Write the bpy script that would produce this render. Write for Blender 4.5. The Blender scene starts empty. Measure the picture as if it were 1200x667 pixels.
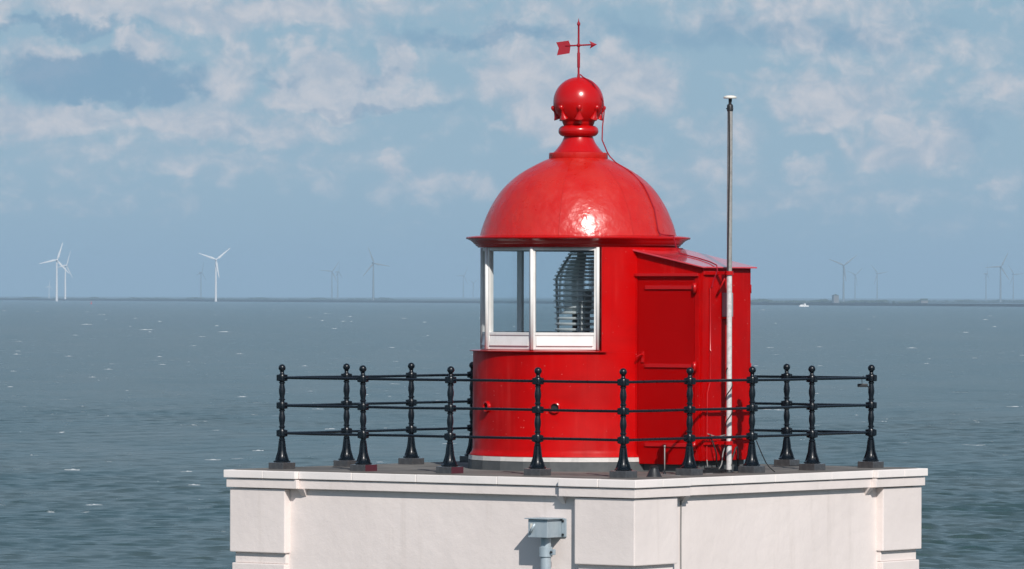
import bpy, bmesh, math, random
import numpy as np
from mathutils import Matrix, Vector

random.seed(7)
scene = bpy.context.scene
col = scene.collection
R = math.radians
DECK = 18.0                     # deck height above the sea (metres)
YAW = -0.64623                  # the square tower is turned 37 degrees to the viewer

# ------------------------------------------------------------------ camera
cam_d = bpy.data.cameras.new('camera')
cam = bpy.data.objects.new('camera', cam_d)
col.objects.link(cam)
cam_d.sensor_width = 36.0
cam_d.lens = 6854.0 / 1200.0 * 36.0
cam_d.clip_start = 1.0
cam_d.clip_end = 120000.0
cam.matrix_world = (Matrix.Translation((-0.775, -68.57, DECK + 2.045))
                    @ Matrix.Rotation(math.pi / 2 + 0.00178, 4, 'X')
                    @ Matrix.Rotation(0.0022, 4, 'Z'))
scene.camera = cam

# ------------------------------------------------------------------ exposure / render
EXPO = 0.0
vs = scene.view_settings
vs.view_transform = 'Standard'
vs.look = 'None'
vs.exposure = EXPO
vs.gamma = 1.0
vs.use_curve_mapping = False
scene.cycles.use_denoising = True
scene.cycles.max_bounces = 10
scene.cycles.transparent_max_bounces = 16
scene.cycles.caustics_reflective = False
scene.cycles.caustics_refractive = False
scene.cycles.sample_clamp_indirect = 4.0

# ------------------------------------------------------------------ sun
SUN_AZ, SUN_EL = R(13.5), R(37.0)          # azimuth measured from the camera's side towards the right
to_sun = Vector((math.sin(SUN_AZ) * math.cos(SUN_EL), -math.cos(SUN_AZ) * math.cos(SUN_EL), math.sin(SUN_EL)))
sun_d = bpy.data.lights.new('sun', 'SUN')
sun_d.energy = 4.6
sun_d.angle = R(0.53)
sun_d.color = (1.0, 0.955, 0.90)
sun = bpy.data.objects.new('sun', sun_d)
col.objects.link(sun)
sun.rotation_euler = to_sun.to_track_quat('Z', 'Y').to_euler()
sun.location = (30, -80, 90)


# ------------------------------------------------------------------ node helpers
def lin(c):
    return tuple(((v / 255.0) / 12.92 if v / 255.0 <= 0.04045 else ((v / 255.0 + 0.055) / 1.055) ** 2.4) for v in c)


class NT:
    def __init__(self, tree):
        self.t = tree
        self.n = tree.nodes
        self.l = tree.links

    def new(self, kind, **kw):
        nd = self.n.new(kind)
        for k, v in kw.items():
            setattr(nd, k, v)
        return nd

    def put(self, sock, v):
        if isinstance(v, bpy.types.NodeSocket):
            self.l.new(v, sock)
        elif v is not None:
            sock.default_value = v

    def math(self, op, a, b=None, c=None, clamp=False):
        nd = self.new('ShaderNodeMath', operation=op, use_clamp=clamp)
        self.put(nd.inputs[0], a)
        if b is not None:
            self.put(nd.inputs[1], b)
        if c is not None:
            self.put(nd.inputs[2], c)
        return nd.outputs[0]

    def vmath(self, op, a, b=None):
        nd = self.new('ShaderNodeVectorMath', operation=op)
        self.put(nd.inputs[0], a)
        if b is not None:
            self.put(nd.inputs[1], b)
        return nd.outputs[1] if op in ('LENGTH', 'DOT_PRODUCT') else nd.outputs[0]

    def ramp(self, v, a, b, lo=0.0, hi=1.0, smooth=True):
        nd = self.new('ShaderNodeMapRange', interpolation_type='SMOOTHSTEP' if smooth else 'LINEAR')
        self.put(nd.inputs[0], v)
        for i, x in enumerate((a, b, lo, hi)):
            nd.inputs[1 + i].default_value = x
        return nd.outputs[0]

    def mix(self, f, a, b, mode='MIX'):
        nd = self.new('ShaderNodeMix', data_type='RGBA', blend_type=mode)
        self.put(nd.inputs[0], f)
        for s, v in ((nd.inputs[6], a), (nd.inputs[7], b)):
            if not isinstance(v, bpy.types.NodeSocket):
                v = tuple(v) + ((1.0,) if len(v) == 3 else ())
            self.put(s, v)
        return nd.outputs[2]

    def noise(self, vec, scale, detail=4.0, rough=0.55, dist=0.0, color=False):
        nd = self.new('ShaderNodeTexNoise')
        if vec is not None:
            self.put(nd.inputs['Vector'], vec)
        nd.inputs['Scale'].default_value = scale
        nd.inputs['Detail'].default_value = detail
        nd.inputs['Roughness'].default_value = rough
        nd.inputs['Distortion'].default_value = dist
        return nd.outputs['Color' if color else 'Fac']

    def comb(self, x, y, z):
        nd = self.new('ShaderNodeCombineXYZ')
        for s, v in zip(nd.inputs, (x, y, z)):
            self.put(s, v)
        return nd.outputs[0]


# ------------------------------------------------------------------ world: sky with broken low cloud
world = bpy.data.worlds.new('World')
scene.world = world
world.use_nodes = True
world.cycles.sampling_method = 'MANUAL'
world.cycles.sample_map_resolution = 256
W = NT(world.node_tree)
W.n.clear()
wout = W.new('ShaderNodeOutputWorld')
bg = W.new('ShaderNodeBackground')
W.l.new(bg.outputs[0], wout.inputs[0])
bg.inputs[1].default_value = 0.1
sky = W.new('ShaderNodeTexSky', sky_type='NISHITA', sun_disc=False)
sky.sun_elevation = SUN_EL
sky.sun_rotation = math.pi - SUN_AZ
sky.altitude = 20.0
sky.air_density = 1.0
sky.dust_density = 0.6
sky.ozone_density = 1.6
tc = W.new('ShaderNodeTexCoord')
sep = W.new('ShaderNodeSeparateXYZ')
W.l.new(tc.outputs['Generated'], sep.inputs[0])
az = W.math('ARCTAN2', sep.outputs[0], sep.outputs[1])
el = sep.outputs[2]
SK = 68.54                                   # sky units: about 0.84 degree each
P = W.comb(W.math('MULTIPLY', az, SK), W.math('MULTIPLY', el, SK), 0.0)
elp = W.math('MAXIMUM', el, 0.0)
grow = W.math('ADD', 1.0, W.math('MULTIPLY', elp, 9.0))
nv = W.comb(W.math('MULTIPLY', sep.outputs[0], SK), W.math('MULTIPLY', sep.outputs[1], SK),
            W.math('MULTIPLY', W.math('LOGARITHM', grow, math.e), SK * 0.19))
n_big = W.noise(nv, 0.55, 5.0, 0.55, 0.3)
n_fine = W.noise(nv, 2.5, 8.0, 0.60, 0.35)
warp = W.noise(nv, 1.25, 5.0, 0.6, 0.0, color=True)
Pw = W.vmath('ADD', P, W.vmath('MULTIPLY', W.vmath('SUBTRACT', warp, (0.5, 0.5, 0.5)), (1.5, 0.95, 0.0)))

LIGHT = [(240, 12, 360, 34, .75), (640, 4, 220, 16, .45), (380, 88, 95, 42, .85), (472, 76, 42, 42, .8), (395, 116, 140, 28, .8),
         (165, 60, 70, 26, .85), (45, 75, 80, 34, .6), (50, 142, 140, 38, .8), (215, 138, 110, 28, .7), (330, 152, 140, 24, .55),
         (460, 200, 34, 22, .6), (400, 205, 60, 22, .3), (615, 95, 70, 55, .7), (735, 98, 75, 55, .8), (655, 140, 90, 40, .65),
         (985, 118, 120, 45, .65), (1060, 172, 100, 50, .65), (840, 160, 80, 45, .45), (920, 97, 90, 20, .4),
         (1030, 84, 80, 18, .4), (1170, 96, 55, 25, .5), (945, 195, 45, 24, .45), (1160, 218, 70, 20, .4),
         (1090, 3, 140, 12, .4), (150, 188, 110, 14, .3), (940, 60, 60, 12, .3), (30, 162, 40, 16, .5), (880, 215, 60, 14, .25), (230, 192, 360, 36, .40), (900, 236, 340, 32, .36), (520, 222, 190, 32, .38), (800, 200, 130, 34, .42), (120, 240, 200, 22, .28), (1080, 262, 220, 18, .24), (1130, 60, 120, 30, .35)]
DARK = [(125, 92, 145, 32, 1.15), (320, 87, 42, 11, .45), (445, 84, 38, 20, .5), (560, 44, 150, 18, .6), (60, 36, 150, 11, .6),
        (900, 40, 330, 34, .5), (1130, 140, 55, 40, .4), (430, 129, 90, 9, .5), (500, 132, 70, 14, .35), (250, 146, 60, 16, .3),
        (760, 36, 170, 22, .45), (1120, 190, 60, 14, .2)]


def blobs(items):
    acc = None
    for (x, y, rx, ry, s) in items:
        d = W.vmath('SUBTRACT', Pw, ((x - 600) / 100.0, (346 - y) / 100.0, 0.0))
        d = W.vmath('LENGTH', W.vmath('MULTIPLY', d, (100.0 / rx, 100.0 / ry, 0.0)))
        v = W.ramp(d, 1.25, 0.25, 0.0, s)
        acc = v if acc is None else W.math('MAXIMUM', acc, v)
    return acc


low_fade = W.ramp(el, 0.003, 0.016)
general = W.math('MULTIPLY', W.ramp(n_big, 0.38, 0.70, 0.0, 0.60), W.ramp(el, 0.004, 0.035))
f_light = W.math('MAXIMUM', blobs(LIGHT), general)
f_light = W.math('ADD', f_light, W.math('MULTIPLY', W.math('SUBTRACT', n_fine, 0.5), 1.1))
f_light = W.math('MULTIPLY', W.ramp(f_light, 0.10, 0.72), low_fade)
f_dark = W.math('ADD', blobs(DARK), W.math('MULTIPLY', W.math('SUBTRACT', n_fine, 0.5), -0.55))
f_dark = W.math('MULTIPLY', W.ramp(f_dark, 0.16, 0.82), low_fade)

SKY_GAIN = 1.0 / (0.1 * 2 ** EXPO)             # the Background strength of 0.1 is divided out for the cloud colours


def skyc(r, g, b, k=1.0):
    return tuple(v * SKY_GAIN * k for v in lin((r, g, b)))


grad = W.new('ShaderNodeValToRGB')
W.l.new(W.math('MULTIPLY', elp, 16.0), grad.inputs[0])
cr = grad.color_ramp
cr.elements[0].position = 0.0
cr.elements[0].color = skyc(138, 171, 196) + (1,)
cr.elements[1].position = 0.85
cr.elements[1].color = skyc(140, 174, 197) + (1,)
e = cr.elements.new(0.35)
e.color = skyc(146, 178, 200) + (1,)
base = W.mix(W.ramp(el, 0.02, 0.55, 0.93, 0.0), sky.outputs[0], grad.outputs[0])
c_dark = W.mix(W.ramp(el, 0.02, 0.6, 1.0, 0.25), base, skyc(122, 158, 186))
c = W.mix(W.math('MULTIPLY', f_light, 0.90), base, W.mix(W.ramp(n_fine, 0.32, 0.72), skyc(173, 186, 201), skyc(210, 209, 214)))
c = W.mix(W.math('MULTIPLY', f_dark, 0.80), c, c_dark)
W.l.new(c, bg.inputs[0])


# ------------------------------------------------------------------ materials
MAT = {}


def mat(name, base, rough=0.5, metal=0.0, spec=0.5, coat=0.0, var=None, var_scale=3.0, var_amt=0.3, bump=0.0, bump_scale=30.0,
        bump_dist=0.01, extra=None, coords='Object', bump2=None):
    m = bpy.data.materials.new(name)
    m.use_nodes = True
    T = NT(m.node_tree)
    p = T.n['Principled BSDF']
    p.inputs['Roughness'].default_value = rough
    p.inputs['Metallic'].default_value = metal
    p.inputs['Specular IOR Level'].default_value = spec
    p.inputs['Coat Weight'].default_value = coat
    p.inputs['Coat Roughness'].default_value = 0.08
    tcn = T.new('ShaderNodeTexCoord')
    vec = tcn.outputs[coords]
    c = tuple(base) + (1,)
    if var is not None:
        f = T.ramp(T.noise(vec, var_scale, 6.0, 0.62, 0.4), 0.35, 0.75, 0.0, var_amt)
        c = T.mix(f, base, var)
        p.inputs['Roughness'].default_value = rough
        rr = T.ramp(T.noise(vec, var_scale * 2.3, 4.0), 0.3, 0.7, rough * 0.8, min(1.0, rough * 1.3))
        T.l.new(rr, p.inputs['Roughness'])
    if extra:
        c = extra(T, vec, c)
    T.put(p.inputs['Base Color'], c)
    if bump > 0:
        b = T.new('ShaderNodeBump')
        b.inputs['Strength'].default_value = bump
        b.inputs['Distance'].default_value = bump_dist
        T.l.new(T.noise(vec, bump_scale, 4.0, 0.55), b.inputs['Height'])
        if bump2:
            b2 = T.new('ShaderNodeBump')
            b2.inputs['Strength'].default_value = bump2[0]
            b2.inputs['Distance'].default_value = bump2[2]
            T.l.new(T.noise(vec, bump2[1], 3.0, 0.5), b2.inputs['Height'])
            T.l.new(b2.outputs[0], b.inputs['Normal'])
        T.l.new(b.outputs[0], p.inputs['Normal'])
    MAT[name] = m
    return m


def stains(colour, amount, sx=5.0, sz=0.5):
    """rain streaks and grime with a shape of their own, running down the surface"""
    def f(T, vec, c):
        s = T.vmath('MULTIPLY', vec, (sx, sx, sz))
        k = T.ramp(T.noise(s, 1.0, 7.0, 0.65), 0.52, 0.80, 0.0, amount)
        k2 = T.ramp(T.noise(vec, 22.0, 3.0, 0.6), 0.66, 0.78, 0.0, amount * 0.7)
        return T.mix(T.math('MAXIMUM', k, k2), c if isinstance(c, bpy.types.NodeSocket) else c[:3], colour)
    return f


def weathered_red(T, vec, c):
    c = stains((0.53, 0.034, 0.030), 0.45, 9.0, 0.7)(T, vec, c)
    c = stains((0.20, 0.002, 0.003), 0.30, 14.0, 0.35)(T, vec, c)
    chips = T.ramp(T.noise(vec, 34.0, 2.0, 0.5), 0.735, 0.765, 0.0, 0.75)
    return T.mix(chips, c, (0.55, 0.30, 0.27))


RED = (0.47, 0.0006, 0.0010)
mat('red_paint', RED, 0.42, spec=0.12, var=(0.33, 0.0008, 0.0012), var_scale=1.6, var_amt=0.85, bump=0.12, bump_scale=38, bump_dist=0.004,
    extra=weathered_red, bump2=(0.12, 4.0, 0.02))
mat('red_dome_paint', (0.47, 0.009, 0.006), 0.31, spec=0.5, coat=0.06, var=(0.50, 0.030, 0.020), var_scale=2.4, var_amt=0.7, bump=0.22, bump_scale=20,
    bump_dist=0.006, extra=stains((0.53, 0.075, 0.065), 0.35, 5.0, 1.2), bump2=(0.75, 7.5, 0.018))
mat('red_gloss', (0.44, 0.0025, 0.0032), 0.25, spec=0.4, coat=0.1, bump=0.14, bump_scale=30, bump_dist=0.004)
mat('red_door', (0.34, 0.0005, 0.0008), 0.45, spec=0.08, var=(0.38, 0.0010, 0.0015), var_scale=2.0, var_amt=0.5, bump=0.10, bump_scale=30, bump_dist=0.004)
mat('red_roof', (0.60, 0.035, 0.05), 0.20, coat=0.8, var=(0.66, 0.09, 0.11), var_scale=3.0, var_amt=0.6, bump=0.08, bump_scale=20, bump_dist=0.004)
mat('red_flashing', (0.27, 0.006, 0.018), 0.55, spec=0.25)
mat('white_frame', (0.74, 0.73, 0.71), 0.35, var=(0.62, 0.60, 0.57), var_scale=6, var_amt=0.5, bump=0.1, bump_scale=40, bump_dist=0.003,
    extra=stains((0.42, 0.36, 0.30), 0.25, 20.0, 4.0))
mat('white_stucco', (0.765, 0.685, 0.652), 0.75, spec=0.3, var=(0.69, 0.615, 0.585), var_scale=0.9, var_amt=0.7, bump=0.25, bump_scale=55,
    bump_dist=0.006, bump2=(0.35, 5.0, 0.02), extra=stains((0.46, 0.40, 0.36), 0.30, 6.0, 0.45))
mat('white_coping', (0.83, 0.765, 0.735), 0.65, spec=0.3, var=(0.68, 0.65, 0.625), var_scale=1.5, var_amt=0.6, bump=0.2, bump_scale=50,
    bump_dist=0.005, extra=stains((0.45, 0.41, 0.37), 0.25, 9.0, 2.0), bump2=(0.2, 6.0, 0.012))
mat('deck_asphalt', (0.17, 0.160, 0.146), 0.85, spec=0.3, var=(0.075, 0.072, 0.068), var_scale=1.3, var_amt=0.9, bump=0.6, bump_scale=90, bump_dist=0.006)
mat('plinth_grey', (0.075, 0.082, 0.085), 0.7, var=(0.11, 0.115, 0.115), var_scale=4, var_amt=0.7, bump=0.3, bump_scale=40, bump_dist=0.006)
mat('zinc_strip', (0.60, 0.57, 0.54), 0.45, var=(0.42, 0.40, 0.38), var_scale=8, var_amt=0.6)
mat('black_iron', (0.004, 0.0075, 0.012), 0.30, spec=0.35, coat=0.0, var=(0.008, 0.013, 0.018), var_scale=12, var_amt=0.6, bump=0.15, bump_scale=60, bump_dist=0.003)
mat('polished_stone', (0.048, 0.048, 0.052), 0.18, coat=0.5, var=(0.085, 0.083, 0.085), var_scale=30, var_amt=0.7, bump=0.08, bump_scale=90, bump_dist=0.002)
mat('galvanised', (0.30, 0.295, 0.285), 0.6, metal=0.0, var=(0.20, 0.195, 0.19), var_scale=22, var_amt=0.9, bump=0.2, bump_scale=50, bump_dist=0.003,
    extra=stains((0.08, 0.07, 0.065), 0.55, 40.0, 5.0))
mat('pole_white', (0.62, 0.60, 0.59), 0.5, var=(0.38, 0.36, 0.35), var_scale=25, var_amt=0.8, extra=stains((0.12, 0.09, 0.08), 0.5, 40.0, 6.0))
mat('zinc_gutter', (0.34, 0.41, 0.455), 0.42, metal=0.2, var=(0.43, 0.49, 0.53), var_scale=7, var_amt=0.7, bump=0.06, bump_scale=15, bump_dist=0.004,
    extra=stains((0.17, 0.22, 0.26), 0.5, 25.0, 2.0))
mat('dark_metal', (0.022, 0.024, 0.027), 0.45, metal=0.3)
mat('lens_frame', (0.22, 0.235, 0.24), 0.4, metal=0.5)
mat('cable_black', (0.012, 0.012, 0.013), 0.6)
mat('cable_grey', (0.22, 0.215, 0.21), 0.6)
mat('antenna_white', (0.70, 0.68, 0.62), 0.45, var=(0.55, 0.52, 0.46), var_scale=30, var_amt=0.6)
mat('grey_box', (0.26, 0.28, 0.30), 0.5)
mat('turbine_white', (0.66, 0.66, 0.66), 0.5)
mat('turbine_shaded', (0.16, 0.19, 0.21), 0.55)  # cloud shadow on the turbines put into the colour as a darker copy
mat('dark_red_stone', (0.075, 0.018, 0.028), 0.4)
mat('foam', (0.46, 0.49, 0.50), 0.9)
mat('dike_stone', (0.012, 0.016, 0.020), 0.9, var=(0.022, 0.028, 0.026), var_scale=0.004, var_amt=0.7)
mat('far_foliage', (0.030, 0.042, 0.022), 0.9, var=(0.05, 0.065, 0.035), var_scale=0.01, var_amt=0.8)
mat('far_wall', (0.16, 0.15, 0.14), 0.8)
mat('ship_white', (0.82, 0.82, 0.80), 0.4)
mat('ship_dark', (0.03, 0.045, 0.07), 0.4)
mat('buoy_red', (0.55, 0.03, 0.03), 0.45)
mat('quay_concrete', (0.30, 0.29, 0.27), 0.85, var=(0.2, 0.19, 0.18), var_scale=0.6, var_amt=0.7, bump=0.3, bump_scale=20, bump_dist=0.02)
mat('ceiling_paint', (0.35, 0.35, 0.34), 0.6)


def glass_material(name, tint, gloss=1.0):
    m = bpy.data.materials.new(name)
    m.use_nodes = True
    T = NT(m.node_tree)
    T.n.clear()
    out = T.new('ShaderNodeOutputMaterial')
    tr = T.new('ShaderNodeBsdfTransparent')
    tr.inputs[0].default_value = tuple(tint) + (1,)
    gl = T.new('ShaderNodeBsdfGlossy')
    gl.inputs['Roughness'].default_value = 0.02
    fr = T.new('ShaderNodeFresnel')
    fr.inputs[0].default_value = 1.5
    mx = T.new('ShaderNodeMixShader')
    ge = T.new('ShaderNodeNewGeometry')            # reflect on the outer face of a pane only once
    T.l.new(T.math('MULTIPLY', fr.outputs[0], T.math('SUBTRACT', gloss, ge.outputs['Backfacing']), clamp=True), mx.inputs[0])
    T.l.new(tr.outputs[0], mx.inputs[1])
    T.l.new(gl.outputs[0], mx.inputs[2])
    T.l.new(mx.outputs[0], out.inputs[0])
    MAT[name] = m


glass_material('window_glass', (0.965, 0.98, 0.985))


def lens_material():
    m = bpy.data.materials.new('lens_glass')
    m.use_nodes = True
    T = NT(m.node_tree)
    p = T.n['Principled BSDF']
    p.inputs['Base Color'].default_value = (0.74, 0.79, 0.79, 1)
    p.inputs['Alpha'].default_value = 0.6
    p.inputs['Roughness'].default_value = 0.06
    p.inputs['IOR'].default_value = 1.52
    p.inputs['Transmission Weight'].default_value = 0.15
    MAT['lens_glass'] = m
    m = bpy.data.materials.new('lens_sheet')
    m.use_nodes = True
    T = NT(m.node_tree)
    p = T.n['Principled BSDF']
    p.inputs['Base Color'].default_value = (0.80, 0.84, 0.82, 1)
    p.inputs['Roughness'].default_value = 0.12
    p.inputs['Alpha'].default_value = 0.55
    MAT['lens_sheet'] = m


lens_material()


def sea_material():
    m = bpy.data.materials.new('sea_water')
    m.use_nodes = True
    T = NT(m.node_tree)
    p = T.n['Principled BSDF']
    tcn = T.new('ShaderNodeTexCoord')
    vec = tcn.outputs['Object']
    # patches of silty and clearer water drifting across the bay
    big = T.noise(T.vmath('MULTIPLY', vec, (0.0060, 0.0011, 0.0)), 1.0, 6.0, 0.65, 0.6)
    mid = T.noise(T.vmath('MULTIPLY', vec, (0.035, 0.010, 0.0)), 1.0, 5.0, 0.6, 0.3)
    streak = T.noise(T.vmath('MULTIPLY', vec, (0.030, 0.016, 0.0)), 1.0, 7.0, 0.75, 0.0)
    f = T.math('ADD', T.math('MULTIPLY', big, 0.30), T.math('ADD', T.math('MULTIPLY', mid, 0.25), T.math('MULTIPLY', streak, 0.45)))
    body = T.mix(T.ramp(f, 0.40, 0.60), (0.018, 0.052, 0.049), (0.048, 0.072, 0.062))
    # white horses: small sparse patches of foam on the steepest crests
    fo = T.noise(T.vmath('MULTIPLY', vec, (0.22, 0.11, 0.0)), 1.0, 3.0, 0.6, 0.6)
    fo2 = T.noise(T.vmath('MULTIPLY', vec, (1.1, 0.5, 0.0)), 1.0, 4.0, 0.65)
    gate = T.ramp(T.noise(T.vmath('MULTIPLY', vec, (0.016, 0.006, 0.0)), 1.0, 2.0, 0.5), 0.40, 0.62)
    foam = T.math('MULTIPLY', T.math('MULTIPLY', T.ramp(fo, 0.665, 0.72), T.ramp(fo2, 0.42, 0.62)), gate)
    T.put(p.inputs['Base Color'], T.mix(foam, body, (0.75, 0.77, 0.77)))
    T.put(p.inputs['Roughness'], T.math('ADD', 0.27, T.math('MULTIPLY', foam, 0.5)))
    p.inputs['IOR'].default_value = 1.333
    p.inputs['Specular IOR Level'].default_value = 0.40
    b = T.new('ShaderNodeBump')
    b.inputs['Strength'].default_value = 0.85
    b.inputs['Distance'].default_value = 0.35
    h = T.math('ADD', T.math('MULTIPLY', T.noise(T.vmath('MULTIPLY', vec, (0.55, 0.30, 0.0)), 1.0, 4.0, 0.6, 0.2), 0.6),
               T.math('MULTIPLY', T.noise(T.vmath('MULTIPLY', vec, (0.10, 0.04, 0.0)), 1.0, 4.0, 0.6, 0.2), 1.6))
    T.l.new(h, b.inputs['Height'])
    T.l.new(b.outputs[0], p.inputs['Normal'])
    MAT['sea_water'] = m


sea_material()


# ------------------------------------------------------------------ mesh builder
class MB:
    def __init__(self, m=None):
        self.v, self.f, self.s = [], [], []
        self.m = m or Matrix.Identity(4)

    def add(self, verts, faces, smooth=False):
        o = len(self.v)
        self.v += [tuple(self.m @ Vector(p)) for p in verts]
        self.f += [tuple(i + o for i in f) for f in faces]
        self.s += [smooth] * len(faces)
        return self

    def box(self, x0, x1, y0, y1, z0, z1):
        v = [(x, y, z) for z in (z0, z1) for (x, y) in ((x0, y0), (x1, y0), (x1, y1), (x0, y1))]
        return self.add(v, [(3, 2, 1, 0), (4, 5, 6, 7), (0, 1, 5, 4), (1, 2, 6, 5), (2, 3, 7, 6), (3, 0, 4, 7)])

    def prism(self, poly, z0, z1):
        n = len(poly)
        v = [(x, y, z0) for x, y in poly] + [(x, y, z1) for x, y in poly]
        f = [tuple(range(n - 1, -1, -1)), tuple(range(n, 2 * n))]
        f += [(i, (i + 1) % n, (i + 1) % n + n, i + n) for i in range(n)]
        return self.add(v, f)

    def lathe(self, prof, n=48, a0=0.0, a1=2 * math.pi, smooth=True, cx=0.0, cy=0.0):
        """profile [(r, z)] turned about the vertical axis; angle 0 faces -y, positive towards +x"""
        full = abs(a1 - a0 - 2 * math.pi) < 1e-6
        m = n if full else n + 1
        v, f = [], []
        for i in range(m):
            a = a0 + (a1 - a0) * i / n
            for r, z in prof:
                v.append((cx + r * math.sin(a), cy - r * math.cos(a), z))
        k = len(prof)
        for i in range(n):
            j = (i + 1) % m
            for q in range(k - 1):
                f.append((i * k + q, j * k + q, j * k + q + 1, i * k + q + 1))
        return self.add(v, f, smooth)

    def tube(self, pts, r, n=8, caps=True):
        pts = [Vector(p) for p in pts]
        rs = r if isinstance(r, (list, tuple)) else [r] * len(pts)
        v, f = [], []
        up = None
        for i, p in enumerate(pts):
            d = (pts[min(i + 1, len(pts) - 1)] - pts[max(i - 1, 0)]).normalized()
            if up is None:
                up = d.orthogonal().normalized()
            up = (up - d * up.dot(d)).normalized()
            side = d.cross(up)
            for k in range(n):
                a = 2 * math.pi * k / n
                v.append(tuple(p + (up * math.cos(a) + side * math.sin(a)) * rs[i]))
        for i in range(len(pts) - 1):
            for k in range(n):
                f.append((i * n + k, i * n + (k + 1) % n, (i + 1) * n + (k + 1) % n, (i + 1) * n + k))
        self.add(v, f, True)
        if caps:
            o = len(self.v) - len(v)
            self.f += [tuple(o + k for k in range(n - 1, -1, -1)), tuple(o + (len(pts) - 1) * n + k for k in range(n))]
            self.s += [False, False]
        return self

    def ball(self, c, r, n=16, sq=1.0):
        prof = [(max(1e-5, r * math.sin(math.pi * k / (n // 2))), c[2] - r * sq * math.cos(math.pi * k / (n // 2))) for k in range(n // 2 + 1)]
        return self.lathe(prof, n, cx=c[0], cy=c[1])

    def mesh(self, name, material, bevel=0.0):
        me = bpy.data.meshes.new(name)
        me.from_pydata(self.v, [], self.f)
        me.polygons.foreach_set('use_smooth', self.s)
        me.validate()
        bm = bmesh.new()
        bm.from_mesh(me)
        bmesh.ops.recalc_face_normals(bm, faces=bm.faces)
        for e in bm.edges:
            if len(e.link_faces) == 2 and e.calc_face_angle(0) > 0.62:
                e.smooth = False
        if bevel > 0:
            ed = [e for e in bm.edges if len(e.link_faces) == 2 and e.calc_face_angle(0) > 0.6]
            bmesh.ops.bevel(bm, geom=ed, offset=bevel, offset_type='OFFSET', segments=2, affect='EDGES', profile=0.6)
        bm.to_mesh(me)
        bm.free()
        me.materials.append(MAT[material])
        return me

    def build(self, name, material, parent=None, loc=(0, 0, 0), bevel=0.0, rot=None):
        o = bpy.data.objects.new(name, self.mesh(name, material, bevel))
        col.objects.link(o)
        o.parent = parent
        o.location = loc
        if rot:
            o.rotation_euler = rot
        return o


def place(mesh, name, parent, loc=(0, 0, 0), rot=(0, 0, 0), scale=None):
    o = bpy.data.objects.new(name, mesh)
    col.objects.link(o)
    o.parent = parent
    o.location = loc
    o.rotation_euler = rot
    if scale:
        o.scale = scale
    return o


def thing(name, label, category, loc=(0, 0, 0), rz=0.0, group=None):
    o = bpy.data.objects.new(name, None)
    col.objects.link(o)
    o.empty_display_size = 0.2
    o.location = loc
    o.rotation_euler = (0, 0, rz)
    return tag(o, label, category, group)


def tag(o, label=None, category=None, group=None, kind=None):
    for k, v in (('label', label), ('category', category), ('group', group), ('kind', kind)):
        if v:
            o[k] = v
    return o


# ================================================================== SETTING
# ---- sea: one sheet from under the tower to the horizon, finely divided where waves can be told apart
def build_sea():
    rng = np.random.default_rng(11)
    fine = np.exp(np.linspace(math.log(330), math.log(3400), 1250))
    radii = np.concatenate([[2, 30, 90, 160, 240, 290], fine, [4000, 5000, 6500, 8500, 11000, 15000, 21000, 30000, 45000]])
    a_f = np.linspace(-7.2, 7.2, 400)
    ang = np.radians(np.concatenate([a_f, np.linspace(7.2, 352.8, 72)[1:-1]]))
    rr, aa = np.meshgrid(radii, ang, indexing='ij')
    x = rr * np.sin(aa)
    y = rr * np.cos(aa)
    z = np.zeros_like(x)
    dr = rr * 0.00186
    wind = math.radians(262)
    for i in range(90):
        lam = 0.8 * (5.8 / 0.8) ** rng.random()
        th = wind + rng.normal(0, 0.42)
        k = 2 * math.pi / lam
        amp = 0.0098 * lam ** 0.80 * (0.5 + rng.random())
        att = np.clip(lam / (2.2 * dr) - 0.6, 0.0, 1.0)
        ph = k * (x * math.cos(th) + y * math.sin(th)) + rng.random() * 6.283
        s = np.sin(ph)
        z += amp * att * (s + 0.25 * np.cos(2 * ph))
    gust = 0.75 + 0.35 * np.sin(x * 0.021 + y * 0.006 + 1.0) * np.sin(y * 0.011 - x * 0.008)
    z *= gust
    edge = np.clip((math.radians(7.2) - np.abs(np.where(aa > math.pi, aa - 2 * math.pi, aa))) / 0.01, 0, 1)
    z *= edge * np.clip((rr - 330) / 40, 0, 1) * np.clip((3400 - rr) / 400, 0, 1)
    nr, na = x.shape
    co = np.stack([x, y, z], -1).reshape(-1, 3)
    i, j = np.meshgrid(np.arange(nr - 1), np.arange(na), indexing='ij')
    jn = (j + 1) % na
    q = np.stack([i * na + j, i * na + jn, (i + 1) * na + jn, (i + 1) * na + j], -1).reshape(-1, 4)[:, ::-1]
    me = bpy.data.meshes.new('sea')
    me.vertices.add(len(co))
    me.vertices.foreach_set('co', co.astype(np.float32).ravel())
    me.loops.add(q.size)
    me.loops.foreach_set('vertex_index', q.astype(np.int32).ravel())
    me.polygons.add(len(q))
    me.polygons.foreach_set('loop_start', np.arange(0, q.size, 4, dtype=np.int32))
    me.polygons.foreach_set('use_smooth', np.ones(len(q), bool))
    me.update(calc_edges=True)
    me.materials.append(MAT['sea_water'])
    # make sure normals look up
    if me.polygons[0].normal.z < 0:
        me.flip_normals()
    o = bpy.data.objects.new('sea', me)
    col.objects.link(o)
    tag(o, 'grey green choppy sea reaching to the far shore', kind='structure')


build_sea()

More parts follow.
